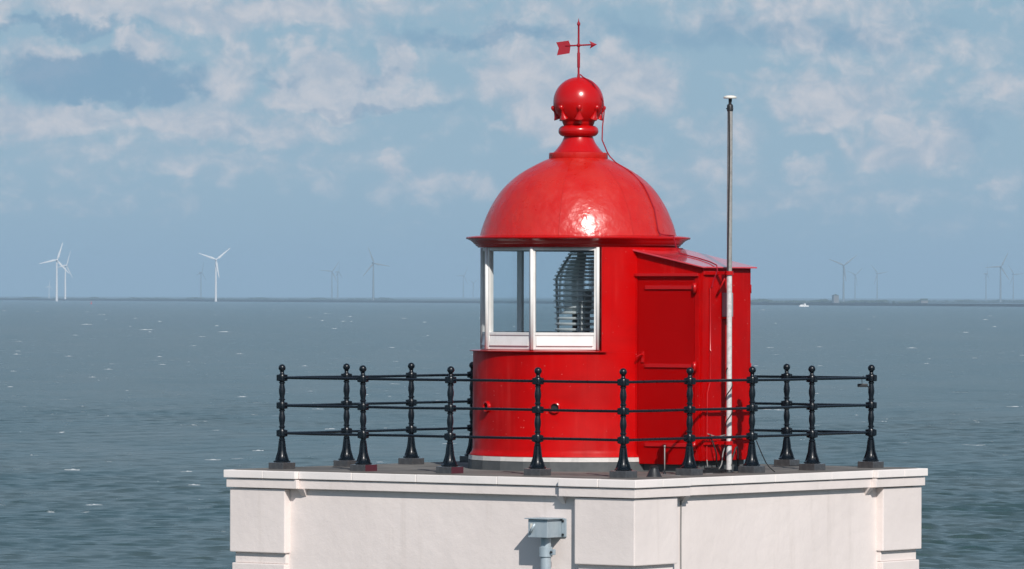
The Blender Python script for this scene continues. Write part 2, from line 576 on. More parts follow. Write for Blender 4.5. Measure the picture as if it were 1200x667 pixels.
# ---- white horses: crests that break in the wind
def whitecaps():
    rnd = random.Random(21)
    mb = MB()
    for i in range(230):
        d = math.exp(rnd.uniform(math.log(450), math.log(9500)))
        a = R(rnd.uniform(-8, 8))
        cx, cy = d * math.sin(a), d * math.cos(a)
        big = min(1.0, d / 4500)
        w = rnd.uniform(.35, 1.0) * (1 + 2.6 * big) * (1.6 if rnd.random() < .12 else .75)
        h = (0.04 + 0.36 * big) * rnd.uniform(.4, 1.1)
        n = 9
        th = rnd.uniform(-.3, .3)
        v, f = [], []
        for k in range(n):
            s_ = k / (n - 1) * 2 - 1
            x_ = s_ * w
            e_ = max(.0, (1 - abs(s_) ** 1.5)) * rnd.uniform(.25, 1.15)
            yo = x_ * math.sin(th) + rnd.uniform(-.2, .2)
            X_ = cx + x_ * math.cos(th)
            v += [(X_, cy + yo - .9 * e_, -.05 - .1 * big), (X_, cy + yo, -.02 + (h + .06) * e_), (X_, cy + yo + 1.2 * e_, .02)]
        for k in range(n - 1):
            f += [(k * 3, k * 3 + 3, k * 3 + 4, k * 3 + 1), (k * 3 + 1, k * 3 + 4, k * 3 + 5, k * 3 + 2)]
        mb.add(v, f, True)
    tag(mb.build('whitecaps', 'foam'), 'white foam crests scattered over the sea', kind='stuff')


whitecaps()

# ---- quay the tower stands on (below the picture)
tag(MB().box(-14, 14, -14, 10, -3.0, 1.6).build('quay', 'quay_concrete', bevel=0.1), 'concrete quay carrying the tower', kind='structure')

# ---- far shore: dike running across the bay
dk = MB()
p0, p1 = Vector((-4500, 26689, 0)), Vector((2400, 6713, 0))
dd = (p1 - p0).normalized()
dn = Vector((dd.y, -dd.x, 0))
for q in range(24):
    a, b = p0 + (p1 - p0) * (q / 24), p0 + (p1 - p0) * ((q + 1) / 24)
    prof = [(-22, -1.0), (-9, 4.2), (-4, 5.2), (4, 5.2), (20, -1.0)]
    v = [tuple(a + dn * s * -1 + Vector((0, 0, h))) for s, h in prof] + [tuple(b + dn * s * -1 + Vector((0, 0, h))) for s, h in prof]
    dk.add(v, [(i, i + 1, i + 6, i + 5) for i in range(4)])
tag(dk.build('dike', 'dike_stone'), 'long low sea dike along the horizon', kind='structure')
land = MB()
land.add([(-9000, 21000, 0.8), (-1900, 19300, 0.8), (1300, 16500, 0.8), (6000, 12500, 0.8), (16000, 12500, 0.8), (16000, 31000, 0.8), (-9000, 31000, 0.8)], [(0, 1, 2, 3, 4, 5, 6)])
tag(land.build('far_land', 'far_foliage'), 'flat land behind the dike', kind='structure')


def far(px, dist):
    """a point on the sea at the given bearing (sky units) and distance"""
    return ((px - 600) / 6854.0 * dist - 0.775, dist - 68.57)


def tree_line(x0, x1, dist, h0, h1, seed, density, label, gaps):
    rnd = random.Random(seed)
    mb = MB()
    n = int((x1 - x0) * density)
    for i in range(n):
        px = x0 + (x1 - x0) * (i + rnd.random()) / n
        if any(a < px < b for a, b in gaps) and rnd.random() < 0.85:
            continue
        d = dist + rnd.uniform(-250, 250)
        X, Y = far(px, d)
        h = rnd.uniform(h0, h1) * (0.75 + 0.35 * math.sin(px * 0.13 + seed) * math.sin(px * 0.037))
        w = h * rnd.uniform(0.6, 1.5)
        prof = [(0.02, h), (w * .45, h * .9), (w * .8, h * .62), (w * .85, h * .3), (w * .6, 0.0)]
        mb.lathe([(r * rnd.uniform(.85, 1.15), z) for r, z in prof], 7, cx=X, cy=Y, smooth=False)
    tag(mb.build('far_tree_line', 'far_foliage'), label, 'trees', kind='stuff')


tree_line(-60, 480, 20500, 5, 10, 3, 1.3, 'hazy tree line on the far shore beyond the white turbines', [(60, 78), (330, 345), (490, 600)])
tree_line(845, 1086, 15500, 5, 11, 5, 1.5, 'darker tree line behind the dike near the square silo', [(1040, 1052)])
tree_line(1086, 1260, 19500, 5, 9, 9, 0.9, 'faint low tree line on the far shore beside the seaward end of the dike', [(1090, 1120)])

# square silo and barn on the far shore
X, Y = far(979, 15200)
t = thing('silo', 'square pale silo rising above the far tree line', 'silo', (X, Y, 0.8), 0.3)
MB().box(-7, 7, -7, 7, 0, 20).build('wall', 'far_wall', t)
MB().add([(-7.6, -7.6, 20), (7.6, -7.6, 20), (7.6, 7.6, 20), (-7.6, 7.6, 20), (0, 0, 23.5)], [(3, 2, 1, 0), (0, 1, 4), (1, 2, 4), (2, 3, 4), (3, 0, 4)]).build('roof', 'far_foliage', t)
X, Y = far(1083, 15300)
t = thing('barn', 'dark barn at the end of the far tree line', 'barn', (X, Y, 0.8), 0.1)
MB().box(-9, 9, -6, 6, 0, 7).build('wall', 'far_wall', t)
MB().add([(-9.6, -6.6, 7), (9.6, -6.6, 7), (9.6, 6.6, 7), (-9.6, 6.6, 7), (-9.6, 0, 12), (9.6, 0, 12)],
         [(3, 2, 1, 0), (0, 1, 5, 4), (2, 3, 4, 5), (0, 4, 3), (1, 2, 5)]).build('roof', 'far_foliage', t)


# ---- wind turbines
def turbine_meshes(m):
    tw = MB().lathe([(0.01, 0.0), (3.5, 0.0), (3.4, 3.0), (2.8, 55.0), (1.9, 112.0), (0.01, 112.0)], 20)
    nac = MB().add([(-2.4, -4, 112), (2.4, -4, 112), (2.6, 9, 112), (-2.6, 9, 112), (-2.2, -4, 117.5), (2.2, -4, 117.5), (2.2, 9, 117), (-2.2, 9, 117)],
                   [(3, 2, 1, 0), (4, 5, 6, 7), (0, 1, 5, 4), (1, 2, 6, 5), (2, 3, 7, 6), (3, 0, 4, 7)])
    hub = MB().ball((0, 0, 0), 2.8, 12)
    bl = MB()
    st = [(1.5, 1.2, 1.2), (6, 1.9, 1.2), (11, 2.9, .8), (22, 2.2, .5), (36, 1.5, .3), (48, .9, .16), (51.5, .25, .06)]
    v, f = [], []
    for z, c, th in st:
        v += [(-c * .75, 0, z), (0, -th, z), (c * 1.25, 0, z), (0, th, z)]
    for i in range(len(st) - 1):
        for k in range(4):
            f.append((i * 4 + k, i * 4 + (k + 1) % 4, i * 4 + 4 + (k + 1) % 4, i * 4 + 4 + k))
    f += [(3, 2, 1, 0), tuple(len(v) - 4 + k for k in range(4))]
    bl.add(v, f, True)
    return (tw.mesh('tower', m), nac.mesh('nacelle', m), hub.mesh('hub', m), bl.mesh('blade', m))


TM = {m: turbine_meshes(m) for m in ('turbine_white', 'turbine_shaded')}
TURB = [  # bearing, distance, blade angle, yaw, scale, material, label
    (66.5, 16300, 18, 12, 1.0, 'turbine_white', 'tallest white wind turbine of the close pair off the far shore'),
    (76.5, 17600, 22, 55, 0.92, 'turbine_white', 'fainter white wind turbine just behind the tallest white one'),
    (57.5, 24000, 8, 30, 0.45, 'turbine_white', 'tiny distant white wind turbine low beside the close pair'),
    (253.0, 16000, 50, 8, 1.0, 'turbine_white', 'single white wind turbine with two blades raised in a V'),
    (235.5, 25500, 15, 60, 1.0, 'turbine_shaded', 'faint shade-toned wind turbine behind the single white one'),
    (437.5, 17000, 340, 15, 0.97, 'turbine_shaded', 'dark shade-toned wind turbine standing alone between the white ones and the lighthouse'),
    (389.0, 24000, 275, 10, 1.0, 'turbine_shaded', 'faint shade-toned wind turbine with a level blade, of two close together'),
    (395.8, 24500, 3, 70, 1.0, 'turbine_shaded', 'faint shade-toned wind turbine with an upright blade, of two close together'),
    (543.0, 29000, 30, 40, 1.0, 'turbine_shaded', 'barely visible wind turbine beside the lantern windows, the taller of two'),
    (554.5, 29500, 55, 40, 0.7, 'turbine_shaded', 'barely visible short wind turbine closest to the lantern'),
    (988.5, 17600, 52, 8, 0.97, 'turbine_shaded', 'dark shade-toned wind turbine above the far silo'),
    (1002.0, 26500, 290, 30, 1.0, 'turbine_shaded', 'very faint wind turbine just past the dark one above the silo'),
    (1028.0, 25000, 80, 20, 1.0, 'turbine_shaded', 'faint wind turbine above the middle of the darker tree line'),
    (1172.5, 18200, 27, 10, 0.97, 'turbine_shaded', 'largest shade-toned wind turbine of the outermost cluster of three'),
    (1155.5, 25000, 5, 70, 1.0, 'turbine_shaded', 'faint wind turbine on the lantern side of the outermost cluster'),
    (1187.5, 25500, 85, 25, 1.0, 'turbine_shaded', 'faint wind turbine at the outer side of the outermost cluster'),
]
for (px, d, ba, yw, sc_, m, lab) in TURB:
    X, Y = far(px, d)
    t = thing('wind_turbine', lab, 'wind turbine', (X, Y, 0.0), R(yw), 'wind turbines along the far shore')
    t.scale = (sc_,) * 3
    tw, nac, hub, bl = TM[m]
    place(tw, 'tower', t)
    place(nac, 'nacelle', t)
    h = place(hub, 'hub', t, (0, -5.5, 114.6))
    for k in range(3):
        place(bl, 'blade', t, (0, -5.5, 114.6), (0, R(ba + 120 * k), 0))

# ---- ferry and buoy
X, Y = far(942, 10600)
t = thing('ferry', 'small white ferry off the far shore below the dark turbine', 'ferry', (X, Y, -0.3), 0.12)
t.scale = (.75, .75, .75)
MB().prism([(-11, -2.6), (8, -2.8), (12.5, 0), (8, 2.8), (-11, 2.6)], 0, 3.2).build('hull', 'ship_white', t)
MB().box(-8, 5.5, -2.2, 2.2, 3.2, 5.6).build('cabin', 'ship_white', t)
MB().box(1.2, 4.6, -1.9, 1.9, 5.6, 7.8).build('wheelhouse', 'ship_white', t)
MB().box(-6.4, 4.6, -2.26, -2.2, 4.0, 4.9).build('window', 'ship_dark', t)
MB().tube([(-2, 0, 5.6), (-2, 0, 10.5)], 0.15, 6).build('mast', 'ship_white', t)
X, Y = far(107, 11600)
t = thing('buoy', 'tiny red buoy floating short of the far shore', 'buoy', (X, Y, -0.2))
MB().lathe([(0.05, 0), (1.7, 0.1), (1.8, 1.0), (1.4, 1.7), (0.05, 1.8)], 14).build('float', 'buoy_red', t)
MB().lathe([(0.9, 1.7), (0.4, 5.0), (0.05, 5.0)], 10).build('tower', 'buoy_red', t)
MB().lathe([(0.05, 5.0), (0.7, 5.1), (0.05, 6.6)], 10).build('top_mark', 'buoy_red', t)

# ================================================================== LIGHTHOUSE TOWER (local x and y run along the walls)
tower = thing('lighthouse_tower', 'square white stucco tower top with corner pilasters under the red lantern', 'tower', (0.012, 0, DECK), YAW)
tower.scale = (1.004, 1.004, 1.0)
HB = 2.79                       # half width of the recessed wall
MB().box(-HB, HB, -HB, HB, -16.6, -0.02).build('wall', 'white_stucco', tower, bevel=0.01)
MB().box(-2.862, 2.862, -2.862, 2.862, 0.0088, 0.0130).build('deck', 'deck_asphalt', tower)


def offset_ring(h_corner, h_bay, ext, z0, z1, material, name):
    """entablature course as real pieces: an L at every corner that breaks forward, straight pieces over the bays"""
    inner = 2.70 if name != 'coping_slab' else 2.66
    e0 = h_corner - ext
    bay = MB().box(-e0 + 0.0015, e0 - 0.0015, -h_bay, -inner, z0, z1)
    L = MB().prism([(h_corner, -h_corner), (h_corner, -e0), (inner, -e0), (inner, -inner), (e0, -inner), (e0, -h_corner)], z0, z1)
    mb_, ml_ = bay.mesh(name, material, 0.006), L.mesh(name, material, 0.006)
    for k in range(4):
        place(mb_, name, tower, rot=(0, 0, k * math.pi / 2))
        place(ml_, name, tower, rot=(0, 0, k * math.pi / 2))


offset_ring(2.918, 2.857, 1.045, -0.195, -0.092, 'white_stucco', 'entablature_band')

# coping: separate slabs butted together, joints as in the masonry
def coping():
    hc, hb_, ext, inner, g = 2.942, 2.880, 1.065, 2.66, 0.0022
    e0 = hc - ext
    z0, z1 = -0.083, 0.006
    rnd = random.Random(4)
    for k in range(4):
        rot = (0, 0, k * math.pi / 2)
        cuts = [-e0] + [c + rnd.uniform(-.08, .08) for c in (-1.05, -0.1, 1.0)] + [e0]
        for a, b in zip(cuts[:-1], cuts[1:]):
            dz = rnd.uniform(-.0015, .0015)
            MB().box(a + g, b - g, -hb_, -inner, z0, z1 + dz).build('coping_slab', 'white_coping', tower, rot=rot, bevel=0.008)
        cut = e0 + 0.52 + rnd.uniform(-.05, .05)
        MB().prism([(hc, -hc), (hc, -cut + g), (inner, -cut + g), (inner, -inner), (cut + g - .0, -inner), (cut + g, -hc)], z0, z1).build('coping_slab', 'white_coping', tower, rot=rot, bevel=0.008)
        MB().box(e0 + g, cut - g, -hc, -inner, z0, z1 + .001).build('coping_slab', 'white_coping', tower, rot=rot, bevel=0.008)
        MB().box(inner, hc, -cut + g * 2, -e0 - g, z0, z1 - .001).build('coping_slab', 'white_coping', tower, rot=rot, bevel=0.008)


coping()
# corner pilasters: rusticated blocks with set-back courses between them
wide = 0.82
def L_block(h, w, z0, z1, bevel):
    e0 = 2.889 - w
    return MB().prism([(h, -h), (h, -e0), (2.72, -e0), (2.72, -2.72), (e0, -2.72), (e0, -h)], z0, z1).mesh('pilaster_block', 'white_stucco', bevel)


top_block = L_block(2.889, wide, -0.945, -0.205, 0.012)
neck = L_block(2.842, 0.80, -1.07, -0.947, 0.008)
low = L_block(2.870, 0.80, -0.55, 0.0, 0.012)
thin = L_block(2.842, 0.80, -0.1, 0.0, 0.008)
for k in range(4):
    rot = (0, 0, k * math.pi / 2)
    place(top_block, 'pilaster_block', tower, rot=rot)
    place(neck, 'pilaster_block', tower, rot=rot)
    zz = -1.072
    while zz > -16.0:
        place(low, 'pilaster_block', tower, (0, 0, zz), rot)
        place(thin, 'pilaster_block', tower, (0, 0, zz - 0.552), rot)
        zz -= 0.655
# small brackets under the breaks of the entablature
br = MB().add([(0, 0, 0), (.10, 0, 0), (.10, -.09, 0), (0, -.09, 0), (.03, 0, -.09), (.07, 0, -.09)], [(0, 1, 2, 3), (0, 4, 5, 1), (3, 2, 5, 4), (0, 3, 4), (1, 5, 2)]).mesh('bracket', 'white_stucco')
for k in range(4):
    for s in (-1.9, 1.8):
        q = Matrix.Rotation(k * math.pi / 2, 3, 'Z') @ Vector((s, -HB - 0.001, -0.197))
        place(br, 'bracket', tower, q, (0, 0, k * math.pi / 2))

# rainwater head, downpipe
hop = MB().box(1.565, 1.83, -3.07, -HB - .004, -0.655, -0.452)
hopper = hop.build('rainwater_head', 'zinc_gutter', tower, bevel=0.006)
MB().box(1.535, 1.86, -3.10, -HB - .004, -0.450, -0.438).build('lid', 'zinc_gutter', hopper, bevel=0.003)
MB().box(1.832, 1.895, -HB - .022, -HB - .004, -0.65, -0.445).build('flange', 'zinc_gutter', hopper, bevel=0.003)
for z in (-0.475, -0.625):
    MB().box(1.845, 1.868, -HB - .032, -HB - .022, z - .012, z + .012).build('bolt', 'dark_metal', hopper)
MB().box(1.60, 1.625, -3.078, -3.07, -0.56, -0.50).build('overflow_slot', 'antenna_white', hopper)
MB().tube([(1.66, -3.072, -0.50), (1.605, -3.085, -0.60)], 0.016, 8).build('overflow_spout', 'zinc_gutter', hopper)
pipe = MB().tube([(1.705, -2.93, -0.655), (1.705, -2.93, -8.0), (1.705, -2.93, -16.4)], 0.060, 20).build('downpipe', 'zinc_gutter', tower)
MB().lathe([(.062, -.875), (.076, -.87), (.076, -.765), (.062, -.76)], 20, cx=1.705, cy=-2.93).build('pipe_collar', 'zinc_gutter', pipe)
MB().box(1.765, 1.83, -2.95, -2.91, -.85, -.785).build('pipe_clamp', 'zinc_gutter', pipe, bevel=.006)
MB().tube([(1.80, -2.965, -.818), (1.80, -2.90, -.818)], 0.014, 8).build('bolt', 'dark_metal', pipe)
# thin cable running down the sunlit wall
MB().tube([(2.90, -1.87, -0.10), (2.867, -1.875, -0.20), (2.80, -1.88, -.26), (2.80, -1.885, -0.6), (2.80, -1.875, -2.0), (2.80, -1.88, -9)], 0.009, 6).build('wall_cable', 'cable_grey', tower)

# ================================================================== RAILING
rail = thing('deck_railing', 'black cast iron railing with ball finials around the tower deck', 'railing', (0, 0, DECK), YAW)
HR = 2.477
post_prof = [(0.001, 0.092), (.098, .092), (.100, .106), (.084, .114), (.064, .130), (.046, .175), (.037, .235), (.032, .300), (.030, .345), (.038, .352), (.038, .362), (.030, .368),
             (.030, .386), (.050, .390), (.056, .404), (.056, .456), (.050, .470), (.030, .474), (.028, .492), (.038, .498), (.038, .508), (.029, .514), (.028, .535),
             (.037, .580), (.038, .620), (.031, .660), (.027, .684), (.036, .690), (.036, .700), (.028, .706), (.030, .712), (.050, .715), (.056, .728), (.056, .778), (.050, .790),
             (.030, .794), (.028, .812), (.038, .818), (.038, .828), (.029, .834), (.028, .855), (.037, .900), (.038, .940), (.031, .980), (.027, 1.006), (.036, 1.012), (.036, 1.022),
             (.028, 1.028), (.030, 1.034), (.050, 1.037), (.056, 1.050), (.056, 1.100), (.050, 1.112), (.032, 1.118), (.024, 1.128), (.022, 1.142), (.032, 1.147), (.022, 1.152)]
pm = MB().lathe(post_prof, 14)
pm.ball((0, 0, 1.190), 0.043, 14)
# fins on the flared foot
for k in range(4):
    a = k * math.pi / 2
    c_, s_ = math.cos(a), math.sin(a)
    pm.add([(c_ * x - s_ * y, s_ * x + c_ * y, z) for x, y, z in
            [(.02, -.010, .112), (.100, -.010, .112), (.058, -.010, .22), (.040, -.010, .345), (.02, -.010, .345),
             (.02, .010, .112), (.100, .010, .112), (.058, .010, .22), (.040, .010, .345), (.02, .010, .345)]],
           [(4, 3, 2, 1, 0), (5, 6, 7, 8, 9), (0, 1, 6, 5), (1, 2, 7, 6), (2, 3, 8, 7), (3, 4, 9, 8)])
post_mesh = pm.mesh('post', 'black_iron')
boss_mesh = MB().box(-.062, .062, -.030, .030, -.036, .036).box(-.030, .030, -.062, .062, -.036, .036).mesh('rail_boss', 'black_iron', 0.006)
stone_mesh = MB().box(-.112, .112, -.112, .112, -.006, .090).mesh('footing_block', 'polished_stone', 0.007)
DX = {(0, 0): -.017, (1, 0): .018, (2, 0): .010, (4, 0): .021, (4, 3): -.02, (1, 4): .028, (0, 4): -.005}
spots = {}
for i in range(5):
    for j in range(5):
        if i in (0, 4) or j in (0, 4):
            dx = DX.get((i, j), 0.0)
            spots[(i, j)] = (HR - i * HR / 2 + dx * .8, -HR + j * HR / 2 + dx * .6)
for (i, j), (x, y) in spots.items():
    p = place(post_mesh, 'post', rail, (x, y, 0))
    p.rotation_euler = (random.uniform(-.009, .009), random.uniform(-.009, .009), random.uniform(-.04, .04))
    st_ = place(stone_mesh, 'footing_block', p)
    if (i, j) in ((2, 0), (3, 0)):  # two blocks carry a thin dark red sheet on one side
        tag(MB().box(.1125, .1155, -.108, .108, .004, .087).build('footing_block_face', 'dark_red_stone', p), 'dark red side of the stone block')
    for z in (.430, .752, 1.075):
        place(boss_mesh, 'rail_boss', p, (0, 0, z))
order = [(0, j) for j in range(5)] + [(i, 4) for i in range(1, 5)] + [(4, j) for j in (3, 2, 1, 0)] + [(i, 0) for i in (3, 2, 1, 0)]
for a, b in zip(order[:-1], order[1:]):
    A, B = Vector(spots[a] + (0,)), Vector(spots[b] + (0,))
    for z in (.430, .752, 1.075):
        sag = random.uniform(-.004, .003)
        m_ = (A + B) / 2
        MB().tube([(A.x, A.y, z), (m_.x, m_.y, z + sag), (B.x, B.y, z)], 0.0155, 8, caps=False).build('rail', 'black_iron', rail)

# ================================================================== LANTERN ROOM
lantern = thing('lantern_room', 'round red lighthouse lantern with dome, white framed windows and a door porch', 'lantern', (0, 0, DECK))
LX = 0.016
ca, sa = math.cos(YAW), math.sin(YAW)
AB = Matrix.Rotation(YAW, 4, 'Z')          # wall-aligned frame for the porch
A_ = lambda deg: R(deg)

MB().lathe([(0.2, 0.003), (1.285, 0.003), (1.285, 0.118), (1.20, 0.122)], 24, smooth=False).build('plinth', 'plinth_grey', lantern)
MB().lathe([(1.20, .1225), (1.283, .1225), (1.278, .172), (1.20, .176)], 24, smooth=False).build('base_strip', 'zinc_strip', lantern)
MB().lathe([(1.19, .174), (1.268, .176), (1.266, .188), (1.243, .215), (1.232, .26), (1.230, 1.384), (1.10, 1.386)], 96).build('lower_wall', 'red_paint', lantern)
# solid upper wall, away from the glazing
MB().lathe([(1.10, 1.3845), (1.229, 1.3845), (1.229, 2.598), (1.10, 2.598), (1.10, 1.3845)], 40, A_(12.2), A_(137.5)).build('upper_wall', 'red_paint', lantern)
for ang in (12.2, 137.5):
    s, c_ = math.sin(R(ang)), -math.cos(R(ang))
    MB().add([(1.10 * s, 1.10 * c_, 1.3845), (1.229 * s, 1.229 * c_, 1.3845), (1.229 * s, 1.229 * c_, 2.598), (1.10 * s, 1.10 * c_, 2.598)], [(0, 1, 2, 3)]).build('wall_end', 'red_paint', lantern)
MB().lathe([(1.10, 1.3865), (1.268, 1.3865), (1.270, 1.398), (1.10, 1.412)], 64, A_(-222), A_(14.5)).build('sill_ledge', 'red_gloss', lantern)
MB().lathe([(0.01, 1.05), (1.10, 1.05)], 40).build('floor', 'dark_metal', lantern)
MB().lathe([(0.01, 2.604), (1.12, 2.604)], 40).build('ceiling', 'ceiling_paint', lantern)

# windows: flat bays between white mullions
MULL = [10.5 - 38.5 * k for k in range(7)]
RG = 1.145
for k in range(6):
    a1, a0 = R(MULL[k]), R(MULL[k + 1])
    q0 = Vector((RG * math.sin(a0), -RG * math.cos(a0), 0))
    q1 = Vector((RG * math.sin(a1), -RG * math.cos(a1), 0))
    mid, d = (q0 + q1) / 2, (q1 - q0)
    L_ = d.length
    ry = math.atan2(d.y, d.x)
    F = Matrix.Translation(mid) @ Matrix.Rotation(ry, 4, 'Z')      # local x along the bay, -y outwards
    hl = L_ / 2 - 0.001
    fr = MB(F)
    fr.box(-hl, -hl + .034, -.020, .050, 1.413, 2.598)
    fr.box(hl - .034, hl, -.020, .050, 1.413, 2.598)
    fr.box(-hl + .0345, hl - .0345, -.016, .045, 2.560, 2.597)
    fr.box(-hl + .0345, hl - .0345, -.016, .045, 1.578, 1.612)
    fr.box(-hl + .0345, hl - .0345, -.016, .045, 1.4135, 1.440)
    win = fr.build('window', 'white_frame', lantern, bevel=0.004)
    MB(F).box(-hl + .035, hl - .035, .008, .014, 1.6125, 2.5595).build('pane', 'window_glass', win)
    ap = MB(F)
    ap.box(-hl + .035, hl - .035, -.008, .02, 1.4405, 1.5775)
    app = ap.build('apron_panel', 'white_frame', win)
    MB(F).add([(-hl + .05, -.0085, 1.452), (hl - .05, -.0085, 1.452), (hl - .05, -.030, 1.458), (-hl + .05, -.030, 1.458),
               (-hl + .05, -.0085, 1.565), (hl - .05, -.0085, 1.565)], [(0, 1, 2, 3), (3, 2, 5, 4), (0, 3, 4), (1, 5, 2)]).build('drip_flap', 'white_frame', win)
    # cover strip over each mullion
    rr_ = RG + .022
    MB().tube([(rr_ * math.sin(a1), -rr_ * math.cos(a1), 1.413), (rr_ * math.sin(a1), -rr_ * math.cos(a1), 2.597)], .021, 8).build('mullion', 'white_frame', win)

# ports in the lower wall
for ang in (-13, -59, -105, -151):
    s, c_ = math.sin(R(ang)), -math.cos(R(ang))
    F = Matrix.Translation((1.229 * s, 1.229 * c_, .745)) @ Matrix.Rotation(R(ang), 4, 'Z') @ Matrix.Rotation(math.pi / 2, 4, 'X')
    pt = MB(F).lathe([(.046, -.004), (.046, .030), (.053, .036), (.064, .030), (.069, -.004)], 24).build('vent_port', 'red_gloss', lantern)
    MB(F).lathe([(.001, .004), (.0465, .004)], 20).build('vent_hole', 'dark_metal', pt)

# cornice
MB().lathe([(1.10, 2.600), (1.178, 2.600), (1.182, 2.612), (1.200, 2.618), (1.206, 2.634), (1.222, 2.642), (1.236, 2.660), (1.262, 2.680), (1.292, 2.694), (1.314, 2.700), (1.318, 2.712),
            (1.312, 2.722), (1.20, 2.736), (1.12, 2.742)], 96).build('cornice', 'red_gloss', lantern)
# dome: eight gores over an inner shell
def spline(pts, k=3):
    P_ = [Vector((p[0], p[1], 0)) for p in pts]
    out = []
    for i in range(len(P_) - 1):
        a, b, c_, d = P_[max(i - 1, 0)], P_[i], P_[i + 1], P_[min(i + 2, len(P_) - 1)]
        for q in range(k):
            t_ = q / k
            v_ = 0.5 * ((2 * b) + (c_ - a) * t_ + (2 * a - 5 * b + 4 * c_ - d) * t_ * t_ + (3 * b - a - 3 * c_ + d) * t_ ** 3)
            out.append((v_.x, v_.y))
    return out + [tuple(pts[-1])]


dome_prof = spline([(1.154, 2.736), (1.138, 2.800), (1.112, 2.880), (1.080, 2.962), (1.043, 3.044), (.998, 3.126), (.945, 3.209), (.882, 3.292), (.800, 3.374), (.697, 3.456), (.562, 3.539), (.430, 3.606), (.335, 3.646)], 2)
MB().lathe([(r - .010, z - .006) for r, z in dome_prof], 72).build('dome_shell', 'red_dome_paint', lantern)
gore = MB().lathe(dome_prof, 14, R(-12 + .07), R(33 - .07))
gore.lathe([(dome_prof[0][0] - .012, dome_prof[0][1]), dome_prof[0]], 14, R(-12 + .07), R(33 - .07))
gm = gore.mesh('dome_panel', 'red_dome_paint')
for k in range(8):
    place(gm, 'dome_panel', lantern, (0, 0, 0), (0, 0, k * math.pi / 4))
# finial: collar, bell, ring, ball with eight petals
MB().lathe([(.25, 3.640), (.342, 3.640), (.346, 3.648), (.346, 3.704), (.340, 3.712), (.270, 3.716)], 64).build('finial_collar', 'red_dome_paint', lantern)
MB().lathe([(.292, 3.7165), (.270, 3.740), (.240, 3.775), (.212, 3.812), (.190, 3.850), (.176, 3.885), (.168, 3.905)], 56).build('finial_bell', 'red_gloss', lantern)
ringp = [(.170 + .066 * math.sin(t_) , 3.968 - .064 * math.cos(t_)) for t_ in [math.pi * k / 12 for k in range(13)]]
MB().lathe([(.165, 3.900)] + ringp + [(.178, 4.040), (.186, 4.060), (.190, 4.075), (.16, 4.08)], 56).build('finial_ring', 'red_gloss', lantern)
RB, ZB = .297, 4.305
bp = [(max(.001, RB * math.sin(t_)), ZB - RB * math.cos(t_)) for t_ in [math.pi * (k + 3.6) / 27.6 for k in range(25)]]
MB().lathe(bp, 64).build('finial_ball', 'red_gloss', lantern)
pet = MB()
# petal: knob on the widest girth narrowing, then flaring out to a lip below
pp = [(.000, .036), (.016, .033), (.028, .020), (.031, .004), (.026, -.014), (.015, -.030), (.014, -.046), (.024, -.075), (.036, -.102), (.050, -.124), (.053, -.132), (.042, -.137), (.000, -.118)]
v, f = [], []
n_ = 14
for r, z in pp:
    for k in range(n_):
        a = 2 * math.pi * k / n_
        v.append((r * math.cos(a), -r * .85 * math.sin(a), z))
for i in range(len(pp) - 1):
    for k in range(n_):
        f.append((i * n_ + k, i * n_ + (k + 1) % n_, (i + 1) * n_ + (k + 1) % n_, (i + 1) * n_ + k))
pet.add(v, f, True)
petm = pet.mesh('finial_petal', 'red_gloss')
for k in range(8):
    a = R(45 * k + 1)
    r_ = RB * .990
    place(petm, 'finial_petal', lantern, (r_ * math.sin(a), -r_ * math.cos(a), ZB - .075), (.38, 0, a))

# ---- weather vane (turns on its own spindle)
vane = thing('weather_vane', 'red iron weather vane with arrow and notched tail on the lantern ball', 'weather vane', (0, 0, DECK + 4.59), R(6))
MB().lathe([(.001, -.012), (.022, -.012), (.016, .03), (.0125, .05), (.0125, .12), (.017, .125), (.018, .29), (.013, .30), (.0115, .50), (.011, .61), (.020, .625), (.018, .645), (.009, .66), (.001, .70)], 14).build('spindle', 'red_flashing', vane)
MB().ball((0, 0, .383), .024, 12).build('hub', 'red_flashing', vane)
til = Matrix.Translation((0, 0, .383)) @ Matrix.Rotation(-.055, 4, 'Y')
MB(til).tube([(-.16, 0, 0), (.16, 0, 0)], .0095, 8).build('arrow_shaft', 'red_flashing', vane)
MB(til).add([(.218, 0, 0), (.128, 0, .046), (.150, 0, 0), (.128, 0, -.046), (.155, .014, 0), (.155, -.014, 0)],
            [(0, 1, 4), (1, 2, 4), (2, 3, 4), (3, 0, 4), (1, 0, 5), (2, 1, 5), (3, 2, 5), (0, 3, 5)]).build('arrow_head', 'red_flashing', vane)
tl = [(-.095, 0, .002), (-.115, 0, .062), (-.262, 0, .048), (-.236, 0, -.022), (-.262, 0, -.105), (-.112, 0, -.088)]
tail_v = [(x, -.004, z) for x, _, z in tl] + [(x, .004, z) for x, _, z in tl]
MB(til).add(tail_v, [tuple(range(6)), tuple(range(11, 5, -1))] + [(i, i + 6, (i + 1) % 6 + 6, (i + 1) % 6) for i in range(6)]).build('tail_fin', 'red_flashing', vane)

